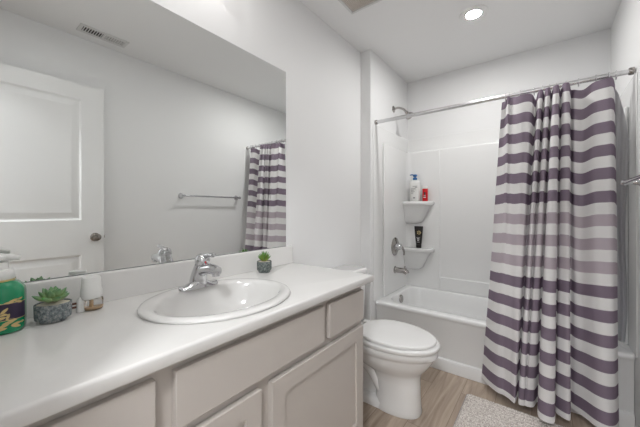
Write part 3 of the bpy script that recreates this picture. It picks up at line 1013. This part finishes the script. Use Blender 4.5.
SH1, SH2 = 1.229, 0.786
corner_shelf(SH1, 1)
corner_shelf(SH2, 1)

# ------------------------------------------------------------------ shower fittings
SY = 2.556
sh = thing('shower_fixture', 'brushed chrome shower head on a curved arm high on the end wall', 'shower head', (XA, SY, 2.07))
bm = bmesh.new(); disc_stack(bm, (XA, SY, 2.078), (1, 0, 0), [(0.031, 0.0003), (0.030, 0.004), (0.018, 0.010), (0.012, 0.012)], 24)
obj('flange', bm, M['nickel'], sh)
arm = bez([(XA + 0.005, SY, 2.078), (XA + 0.045, SY, 2.082), (XA + 0.095, SY, 2.058), (XA + 0.125, SY, 2.022)], 8)
bm = bmesh.new(); tube(bm, arm, 0.0095, 14)
obj('arm', bm, M['nickel'], sh)
bm = bmesh.new(); disc_stack(bm, (XA + 0.120, SY, 2.030), (0.62, 0, -0.78), [(0.014, 0), (0.016, 0.012), (0.014, 0.022), (0.028, 0.036), (0.037, 0.050), (0.038, 0.060), (0.034, 0.063), (0.002, 0.062)], 28)
obj('spray_head', bm, M['nickel'], sh)

XP = XA + PE
VY = 2.538
va = thing('shower_valve', 'round chrome shower valve with lever handle above the tub spout', 'shower valve', (XP, VY, 0.815))
bm = bmesh.new(); disc_stack(bm, (XP, VY, 0.815), (1, 0, 0), [(0.083, 0.0003), (0.082, 0.004), (0.070, 0.010), (0.040, 0.014), (0.036, 0.016)], 40)
obj('escutcheon', bm, M['nickel'], va)
bm = bmesh.new(); disc_stack(bm, (XP + 0.012, VY, 0.815), (1, 0, 0), [(0.032, 0), (0.030, 0.028), (0.026, 0.044), (0.016, 0.052), (0.002, 0.054)], 28)
hub = obj('hub', bm, M['chrome'], va)
bm = bmesh.new()
tube(bm, bez([(XP + 0.046, VY, 0.815), (XP + 0.062, VY + 0.028, 0.800), (XP + 0.066, VY + 0.050, 0.760), (XP + 0.062, VY + 0.056, 0.735)], 5), [0.014, 0.0135, 0.013, 0.0125, 0.012, 0.0115, 0.011, 0.0105, 0.010, 0.0098, 0.0095, 0.0092, 0.009, 0.009, 0.009, 0.008], 14)
obj('lever', bm, M['nickel'], hub)

sp = thing('tub_spout', 'chrome tub spout low on the end wall above the tub', 'tub spout', (XP, VY, 0.603))
bm = bmesh.new()
disc_stack(bm, (XP, VY, 0.603), (1, 0, 0), [(0.033, 0.0003), (0.032, 0.006), (0.027, 0.010), (0.025, 0.05), (0.024, 0.085), (0.0225, 0.105)], 28)
tube(bm, [(XP + 0.085, VY, 0.600), (XP + 0.108, VY, 0.592), (XP + 0.116, VY, 0.580)], [0.024, 0.023, 0.019], 20)
obj('spout', bm, M['nickel'], sp)
bm = bmesh.new(); disc_stack(bm, (XP + 0.092, VY, 0.624), (0, 0, 1), [(0.005, 0), (0.005, 0.010), (0.008, 0.014), (0.007, 0.022), (0.002, 0.024)], 14)
obj('diverter_knob', bm, M['nickel'], sp)

# ------------------------------------------------------------------ bottles on the corner shelves
LX, LY = -0.990, 2.786
b1 = thing('lotion_bottle', 'white pump bottle with blue pump top on the upper corner shelf', 'bottle', (LX, LY, SH1))
bm = bmesh.new()
lathe(bm, [(0.036, 0.0005), (0.039, 0.003), (0.039, 0.07), (0.0415, 0.12), (0.0415, 0.155), (0.036, 0.172), (0.022, 0.182), (0.014, 0.186)], (LX, LY, SH1), 36, 1.0, 0.62, power=2.3)
o1 = obj('bottle', bm, M['white_pl'], b1, angle=60)
bm = bmesh.new()
lathe(bm, [(0.0165, 0.186), (0.0165, 0.200), (0.013, 0.206), (0.006, 0.207), (0.006, 0.214)], (LX, LY, SH1), 24)
lathe(bm, [(0.012, 0.214), (0.0165, 0.216), (0.0165, 0.228), (0.012, 0.233)], (LX, LY, SH1), 24)
tube(bm, [(LX, LY, SH1 + 0.226), (LX - 0.024, LY - 0.004, SH1 + 0.232), (LX - 0.040, LY - 0.006, SH1 + 0.229)], [0.006, 0.005, 0.004], 10)
pu = obj('pump', bm, M['blue_pl'], b1, angle=50)
pu['label'] = 'blue pump top'
bm = bmesh.new()
fy = LY - 0.0262


def bars(bm, y, rows_):
    for x0, x1, z, h in rows_:
        box(bm, x0, x1, y, y + 0.003, z, z + h)


bars(bm, fy, [(LX - 0.012, LX + 0.024, SH1 + 0.128, 0.004), (LX + 0.008, LX + 0.026, SH1 + 0.118, 0.004), (LX - 0.024, LX + 0.012, SH1 + 0.106, 0.004), (LX - 0.024, LX - 0.002, SH1 + 0.094, 0.003), (LX - 0.024, LX + 0.006, SH1 + 0.082, 0.003), (LX - 0.024, LX - 0.006, SH1 + 0.070, 0.003), (LX - 0.008, LX + 0.008, SH1 + 0.026, 0.010)])
obj('print', bm, M['grey_ink'], b1, smooth=False)

WX, WY = -1.036, 2.812
b2 = thing('shampoo_bottle', 'plain white bottle half hidden behind the blue-topped pump bottle', 'bottle', (WX, WY, SH1))
bm = bmesh.new(); lathe(bm, [(0.017, 0.0005), (0.018, 0.003), (0.018, 0.112), (0.016, 0.120), (0.012, 0.124), (0.012, 0.128)], (WX, WY, SH1), 28, 0.7, 1.0)
obj('bottle', bm, M['white_pl'], b2)
bm = bmesh.new(); lathe(bm, [(0.016, 0.1285), (0.017, 0.130), (0.0165, 0.146), (0.012, 0.148)], (WX, WY, SH1), 24, 0.7, 0.9)
obj('cap', bm, M['vent_white'], b2)

RX, RY = -0.895, 2.790
b3 = thing('body_wash_bottle', 'red bottle with white cap on the upper corner shelf', 'bottle', (RX, RY, SH1))
bm = bmesh.new(); lathe(bm, [(0.022, 0.0005), (0.0245, 0.003), (0.0245, 0.100), (0.0235, 0.103)], (RX, RY, SH1), 32, 1.0, 0.62, power=3.2)
obj('bottle', bm, M['red_pl'], b3)
bm = bmesh.new(); lathe(bm, [(0.0228, 0.1032), (0.0235, 0.105), (0.0225, 0.120), (0.019, 0.123)], (RX, RY, SH1), 32, 1.0, 0.62, power=3.2)
cp = obj('cap', bm, M['white_pl'], b3)
cp['label'] = 'white cap'
bm = bmesh.new()
yb_ = RY - 0.0156
lpts = [(-0.008, 0.074), (0.008, 0.074), (0.009, 0.062), (0.004, 0.058), (0.006, 0.050), (0.010, 0.040), (-0.010, 0.040), (-0.006, 0.050), (-0.004, 0.058), (-0.009, 0.062)]
loft(bm, [[(RX + x, yb_, SH1 + z) for x, z in lpts], [(RX + x, yb_ + 0.003, SH1 + z) for x, z in lpts]])
obj('emblem', bm, M['dark_ink'], b3, smooth=False)
bm = bmesh.new()
bars(bm, yb_ - 0.0002, [(RX - 0.009, RX + 0.009, SH1 + 0.046, 0.004), (RX - 0.012, RX + 0.012, SH1 + 0.030, 0.006)])
obj('print', bm, M['white_ink'], b3, smooth=False)

KX, KY2 = -0.955, 2.786
b4 = thing('face_wash_tube', 'black squeeze tube standing cap down on the lower corner shelf', 'tube', (KX, KY2, SH2))
bm = bmesh.new()
loops = []
for z, w, t in ((0.026, 0.021, 0.016), (0.030, 0.023, 0.017), (0.06, 0.027, 0.0155), (0.10, 0.032, 0.011), (0.125, 0.0345, 0.006), (0.140, 0.036, 0.002), (0.150, 0.036, 0.0015)):
    loops.append([(KX + w * math.cos(2 * PI * i / 32), KY2 + t * math.sin(2 * PI * i / 32), SH2 + z) for i in range(32)])
loft(bm, loops)
obj('body', bm, M['black_pl'], b4, angle=60)
bm = bmesh.new(); lathe(bm, [(0.021, 0.0015), (0.0225, 0.003), (0.0225, 0.023), (0.021, 0.0258)], (KX, KY2, SH2), 28, 1.0, 0.78)
obj('cap', bm, M['black_pl'], b4)
bm = bmesh.new()
for k in range(7):
    a = 2 * PI * k / 7
    cx_, cz_ = KX + 0.006 + 0.010 * math.cos(a), SH2 + 0.106 + 0.011 * math.sin(a)
    q = [(cx_ + 0.007 * math.cos(b + a), cz_ + 0.004 * math.sin(b)) for b in [2 * PI * j / 8 for j in range(8)]]
    loft(bm, [[(x, KY2 - 0.0138 + 0.0006 * (k % 2), z) for x, z in q], [(x, KY2 - 0.006, z) for x, z in q]])
em = obj('emblem', bm, M['gold'], b4, smooth=False)
em['label'] = 'gold emblem'
bm = bmesh.new()
bars(bm, KY2 - 0.0172, [(KX - 0.014, KX + 0.014, SH2 + 0.072, 0.002), (KX - 0.008, KX + 0.010, SH2 + 0.060, 0.007), (KX - 0.006, KX + 0.008, SH2 + 0.050, 0.004), (KX - 0.010, KX + 0.012, SH2 + 0.040, 0.002)])
obj('print', bm, M['white_ink'], b4, smooth=False)

b1.scale = (1.2, 1.1, 1.115)
b3.scale = (1.0, 1.0, 1.16)
b4.scale = (1.15, 1.15, 1.38)

# ------------------------------------------------------------------ curtain rod, rings, curtain, liner
RODZ = 1.870
rod = thing('shower_curtain_rod', 'straight steel shower rod spanning the tub alcove', 'curtain rod', (0, YT, RODZ))
bm = bmesh.new(); tube(bm, [(XA + 0.004, YT, RODZ), (-0.35, YT, RODZ)], 0.0145, 20)
tube(bm, [(-0.35, YT, RODZ), (XR - 0.009, YT, RODZ)], 0.0130, 20)
obj('tube', bm, M['steel'], rod)
for x, s, x_ in ((XA, 1, XA + 0.0003), (XR, -1, XR - 0.0053)):
    bm = bmesh.new(); disc_stack(bm, (x_, YT, RODZ), (s, 0, 0), [(0.0195, 0), (0.0195, 0.012), (0.018, 0.018), (0.0155, 0.021)], 24)
    obj('end_flange', bm, M['nickel'], rod)

# control columns of the cloth: (x_top, y_top - YT, z_top, x_bottom, y_bottom)
CT_ = [(-0.220, 0.022, 1.842, -0.329, 2.160), (-0.200, 0.018, 1.846, -0.285, 2.095), (-0.184, -0.024, 1.858, -0.228, 2.040), (-0.164, -0.014, 1.854, -0.195, 2.032),
       (-0.138, -0.030, 1.845, -0.165, 2.010), (-0.090, -0.034, 1.850, -0.147, 1.990), (-0.060, -0.022, 1.842, -0.134, 1.986), (-0.045, 0.070, 1.835, -0.126, 2.070),
       (-0.031, -0.018, 1.856, -0.118, 1.992), (-0.010, -0.022, 1.856, -0.098, 1.986), (-0.003, 0.055, 1.850, -0.088, 1.994), (0.002, -0.020, 1.860, -0.076, 1.992), (0.024, -0.022, 1.862, -0.050, 2.010),
       (0.031, 0.055, 1.852, -0.033, 2.075), (0.038, -0.022, 1.864, -0.027, 1.930), (0.064, -0.026, 1.866, 0.036, 1.918), (0.073, 0.055, 1.855, 0.044, 2.070),
       (0.080, -0.022, 1.868, 0.050, 2.022), (0.110, -0.026, 1.866, 0.103, 1.996), (0.120, 0.050, 1.850, 0.110, 2.125), (0.132, 0.006, 1.832, 0.128, 2.112),
       (0.170, 0.006, 1.822, 0.162, 2.078), (0.212, -0.012, 1.846, 0.205, 2.022), (0.264, -0.026, 1.850, 0.246, 2.005), (0.286, -0.010, 1.852, 0.277, 2.035), (0.301, 0.040, 1.828, 0.297, 2.090)]
HEMZ = 0.055
bm = bmesh.new()
uvl = bm.loops.layers.uv.new('fabric')
SUB, NT = 6, 72
P = [Vector(c) if False else c for c in CT_]
cols = []
for i in range(len(P) - 1):
    a_, b_, c_, d_ = P[max(0, i - 1)], P[i], P[i + 1], P[min(len(P) - 1, i + 2)]
    for k in range(SUB if i < len(P) - 2 else SUB + 1):
        t = k / SUB
        cols.append(tuple(0.5 * (2 * b + (c - a) * t + (2 * a - 5 * b + 4 * c - d) * t * t + (3 * b - a - 3 * c + d) * t ** 3) for a, b, c, d in zip(a_, b_, c_, d_)))
grid = []
for j in range(NT + 1):
    t = j / NT
    row = []
    for i, (xt, yo, zt, xb, yb) in enumerate(cols):
        f = t
        # the fall: pleats ease out below the rings
        g = t ** (0.94 if xt < -0.12 else 1.05)
        x = xb + (xt - xb) * g
        y = yb + (YT + yo - yb) * (t ** 0.9)
        x += 0.004 * math.sin(i * 0.37 + 5 * t) * (1 - t) * t * 2
        y += 0.006 * math.sin(i * 0.55 + 3.1 * t) * (1 - t) * t * 3
        z = HEMZ + (min(zt, 1.851 if abs(yo) < 0.019 else 2.0) - HEMZ) * t
        row.append(bm.verts.new((x, y, z)))
    grid.append(row)
for j in range(NT):
    for i in range(len(cols) - 1):
        f = bm.faces.new((grid[j][i], grid[j][i + 1], grid[j + 1][i + 1], grid[j + 1][i]))
        for l_, (ii, jj) in zip(f.loops, ((i, j), (i + 1, j), (i + 1, j + 1), (i, j + 1))):
            l_[uvl].uv = (ii * 0.012, 1.80 * jj / NT)
cu = obj('shower_curtain', bm, M['curtain'], None, angle=180)
tag(cu, 'white shower curtain with purple-grey horizontal stripes gathered to the right', 'shower curtain')

bm = bmesh.new()
LC = []
for i in range(46):
    s = i / 45
    x = 0.185 + 0.172 * s
    am = 1.0 if s < 0.45 else max(0.12, 1 - (s - 0.45) / 0.3)
    LC.append((x, 0.030 + 0.022 * am * math.sin(i * 1.05), 0.225 + 0.118 * s, 2.286 + 0.018 * math.sin(i * 0.9 + 0.4)))
grid = []
for j in range(41):
    t = j / 40
    grid.append([bm.verts.new((xb + (xt - xb) * t + 0.012 * math.sin(7 * t + 0.3) * (1 - t) * (i / 45), yb + (YT + 0.035 + yo - yb) * t, 0.425 + (1.835 - 0.30 * (max(0, i / 45 - 0.55) / 0.45) ** 2.4 - 0.425) * t)) for i, (xt, yo, xb, yb) in enumerate(LC)])
for j in range(40):
    for i in range(45):
        bm.faces.new((grid[j][i], grid[j][i + 1], grid[j + 1][i + 1], grid[j + 1][i]))
li = obj('shower_liner', bm, M['liner'], None, angle=180)
tag(li, 'dark grey shower liner bunched behind the striped curtain at the right', 'shower liner')

# rings: one mesh, copied along the rod
RINGX = [-0.198, -0.178, -0.120, -0.052, -0.012, 0.022, 0.054, 0.096, 0.150, 0.222, 0.272, 0.300]
ORD = ['leftmost', 'second', 'third', 'fourth', 'fifth', 'sixth', 'seventh', 'eighth', 'ninth', 'tenth', 'eleventh', 'rightmost']
bm = bmesh.new()
pts_ = [(RINGX[0], YT + 0.0215 * math.sin(2 * PI * k / 28), RODZ - 0.0045 + 0.0225 * math.cos(2 * PI * k / 28)) for k in range(28)]
loops = []
for k in range(28):
    c_ = Vector(pts_[k]); rad_ = Vector((0, math.sin(2 * PI * k / 28), math.cos(2 * PI * k / 28)))
    loops.append([c_ + rad_ * (0.0022 * math.cos(2 * PI * q / 8)) + Vector((1, 0, 0)) * (0.0022 * math.sin(2 * PI * q / 8)) for q in range(8)])
loft(bm, loops + [loops[0]], False, False)
bmesh.ops.remove_doubles(bm, verts=bm.verts[:], dist=1e-6)
r0 = obj('curtain_ring', bm, M['steel'], None, angle=180)
for k, x in enumerate(RINGX):
    o = r0 if k == 0 else r0.copy()
    if k:
        COL.objects.link(o)
    o.location.x = x
    lab = ORD[k] + (' small metal curtain ring on the shower rod' if k in (0, 11) else ' small metal curtain ring from the left on the shower rod')
    tag(o, lab, 'curtain ring', 'curtain rings on the shower rod')

# ------------------------------------------------------------------ towel bar on the right wall
TBZ, TY_A, TY_B = 1.283, 1.405, 2.035
tb = thing('towel_bar', 'chrome towel bar mounted on the right wall', 'towel bar', (XR, TY_A, TBZ))
bm = bmesh.new(); tube(bm, [(XR - 0.066, TY_A - 0.012, TBZ), (XR - 0.066, TY_B + 0.012, TBZ)], 0.0085, 16)
obj('bar', bm, M['chrome'], tb)
for y in (TY_A, TY_B):
    bm = bmesh.new()
    disc_stack(bm, (XR, y, TBZ), (-1, 0, 0), [(0.027, 0.0003), (0.026, 0.006), (0.016, 0.016), (0.011, 0.03), (0.010, 0.055), (0.013, 0.060), (0.014, 0.068), (0.011, 0.076), (0.002, 0.078)], 24)
    obj('post', bm, M['chrome'], tb)

# ------------------------------------------------------------------ bath mat
RX0, RX1, RY0, RY1 = -0.383, 0.300, 1.470, 2.003
bt = thing('bath_mat', 'beige looped bath mat on the plank floor before the curtain', 'bath mat', ((RX0 + RX1) / 2, (RY0 + RY1) / 2, 0))
bm = bmesh.new()
NX, NY = 150, 116
vs = []
for j in range(NY + 1):
    row = []
    for i in range(NX + 1):
        u, v = i / NX, j / NY
        e = min(u * (RX1 - RX0), (1 - u) * (RX1 - RX0), v * (RY1 - RY0), (1 - v) * (RY1 - RY0))
        h = 0.004 + 0.012 * min(1, e / 0.012)
        x, y = RX0 + u * (RX1 - RX0), RY0 + v * (RY1 - RY0)
        z = h + (0.0022 * math.sin(y * 2 * PI / 0.026) + random.uniform(-0.0022, 0.0022)) * min(1, e / 0.012)
        row.append(bm.verts.new((x + random.uniform(-0.0012, 0.0012), y + random.uniform(-0.0012, 0.0012), max(z, 0.003))))
    vs.append(row)
for j in range(NY):
    for i in range(NX):
        bm.faces.new((vs[j][i], vs[j][i + 1], vs[j + 1][i + 1], vs[j + 1][i]))
obj('pile', bm, M['bathmat'], bt, angle=180)
M['mat_edge_shade'] = mat('mat_backing_shade', (0.30, 0.29, 0.29, 1), 0.9)
bm = bmesh.new(); loft(bm, [rrect(RX0 - 0.003, RX1 + 0.003, RY0 - 0.003, RY1 + 0.003, 0.012, z, 4) for z in (0.0005, 0.0045)])  # dark rim around the backing paints the shadow at the mat edge
bk = obj('backing', bm, M['mat_edge_shade'], bt)
bk['label'] = 'backing edge painted dark as shadow'

# ------------------------------------------------------------------ ceiling fittings
def downlight(x, y, label, lens):
    dl = thing('recessed_downlight', label, 'ceiling light', (x, y, ZC))
    bm = bmesh.new()
    loft(bm, [ring((x, y, ZC - d_), r, (0, 0, 1), 40) for r, d_ in ((0.086, 0.0003), (0.084, 0.004), (0.064, 0.0065), (0.0445, 0.006), (0.0445, 0.0015))], False, False)
    obj('trim_ring', bm, M['can_trim'], dl)
    bm = bmesh.new()
    bm.faces.new([bm.verts.new(p) for p in reversed(ring((x, y, ZC - 0.0035), 0.044, (0, 0, 1), 40))])
    obj('lens', bm, lens, dl, smooth=False)


downlight(-0.372, 2.140, 'lit round recessed downlight in the ceiling before the tub', M['can_lens'])
downlight(-0.600, 0.500, 'added unseen fill downlight in the ceiling over the vanity', M['fill_can_lens'])  # added lamp that brightens the countertop

ef = thing('exhaust_fan', 'square exhaust fan grille in the ceiling above the toilet', 'exhaust fan', (-0.874, 1.515, ZC))
EX0, EX1, EY0, EY1 = -0.998, -0.750, 1.392, 1.640
boxpart('housing', M['fan_dark'], ef, EX0 + 0.012, EX1 - 0.012, EY0 + 0.012, EY1 - 0.012, ZC - 0.004, ZC - 0.0003, bevel=0)
bm = bmesh.new()
for b in ((EX0, EX1, EY0, EY0 + 0.016), (EX0, EX1, EY1 - 0.016, EY1), (EX0, EX0 + 0.016, EY0 + 0.016, EY1 - 0.016), (EX1 - 0.016, EX1, EY0 + 0.016, EY1 - 0.016)):
    box(bm, *b, ZC - 0.016, ZC - 0.0003)
obj('frame', bm, M['vent_white'], ef, bevel=0.002)
bm = bmesh.new()
n = 22
for k in range(1, n):
    x = EX0 + 0.016 + (EX1 - EX0 - 0.032) * k / n
    box(bm, x - 0.0012, x + 0.0012, EY0 + 0.014, EY1 - 0.014, ZC - 0.0135, ZC - 0.010)
    y = EY0 + 0.016 + (EY1 - EY0 - 0.032) * k / n
    box(bm, EX0 + 0.014, EX1 - 0.014, y - 0.0012, y + 0.0012, ZC - 0.0142, ZC - 0.0105)
obj('grille', bm, M['fan_grille'], ef, smooth=False)

vr = thing('ceiling_register', 'white slotted air register in the ceiling seen in the mirror', 'air vent', (0.205, 0.742, ZC))
VX0, VX1, VY0, VY1 = 0.145, 0.262, 0.592, 0.892
boxpart('duct_opening', M['vent_dark'], vr, VX0 + 0.02, VX1 - 0.02, VY0 + 0.02, VY1 - 0.02, ZC - 0.002, ZC - 0.0003, bevel=0)
bm = bmesh.new()
ym = (VY0 + VY1) / 2
for b in ((VX0, VX1, VY0, VY0 + 0.022), (VX0, VX1, VY1 - 0.022, VY1), (VX0, VX0 + 0.024, VY0 + 0.022, VY1 - 0.022), (VX1 - 0.024, VX1, VY0 + 0.022, VY1 - 0.022), (VX0 + 0.024, VX1 - 0.024, ym - 0.008, ym + 0.008)):
    box(bm, *b, ZC - 0.007, ZC - 0.0003)
obj('frame', bm, M['vent_white'], vr, bevel=0.0015)
for half in (0, 1):
    a0 = VY0 + 0.022 if half == 0 else ym + 0.008
    a1 = ym - 0.008 if half == 0 else VY1 - 0.022
    for k in range(8):
        y = a0 + (a1 - a0) * (k + 0.5) / 8
        tl_ = 0.0035 if half == 0 else -0.0035
        bm = bmesh.new()
        q = [(y - 0.0012 - tl_, ZC - 0.0085), (y + 0.0012 - tl_, ZC - 0.0085), (y + 0.0012 + tl_, ZC - 0.0025), (y - 0.0012 + tl_, ZC - 0.0025)]
        loft(bm, [[(VX0 + 0.022, yy, zz) for yy, zz in q], [(VX1 - 0.022, yy, zz) for yy, zz in q]])
        obj('louver', bm, M['vent_white'], vr, smooth=False)

# ------------------------------------------------------------------ bar light above the mirror, added unseen hallway fill dome
VLY, VLZ = 0.58, 2.255
vl = thing('vanity_light', 'three-shade bar light on the wall above the mirror', 'wall light', (XL, VLY, VLZ))
boxpart('backplate', M['steel'], vl, XL + 0.0005, XL + 0.022, VLY - 0.28, VLY + 0.28, VLZ - 0.035, VLZ + 0.035, bevel=0.004)
for dy in (-0.19, 0.0, 0.19):
    bm = bmesh.new(); tube(bm, bez([(XL + 0.02, VLY + dy, VLZ), (XL + 0.10, VLY + dy, VLZ + 0.01), (XL + 0.135, VLY + dy, VLZ + 0.045)], 5), 0.008, 12)
    obj('arm', bm, M['steel'], vl)
    bm = bmesh.new(); lathe(bm, [(0.02, 0.055), (0.032, 0.05), (0.047, 0.0), (0.052, -0.055), (0.045, -0.060), (0.01, -0.055)], (XL + 0.135, VLY + dy, VLZ), 28)
    obj('shade', bm, M['shade'], vl)

hl = thing('hall_fill_light', 'added unseen round fill light on the hallway ceiling', 'ceiling light', (0.12, -0.76, ZC))
bm = bmesh.new(); disc_stack(bm, (0.12, -0.76, ZC), (0, 0, -1), [(0.17, 0.0003), (0.17, 0.012), (0.165, 0.02)], 40)
obj('base', bm, M['vent_white'], hl)
bm = bmesh.new(); disc_stack(bm, (0.12, -0.76, ZC), (0, 0, -1), [(0.16, 0.02), (0.155, 0.04), (0.13, 0.062), (0.08, 0.078), (0.01, 0.084)], 40)
obj('dome', bm, M['hall_fill_dome'], hl)
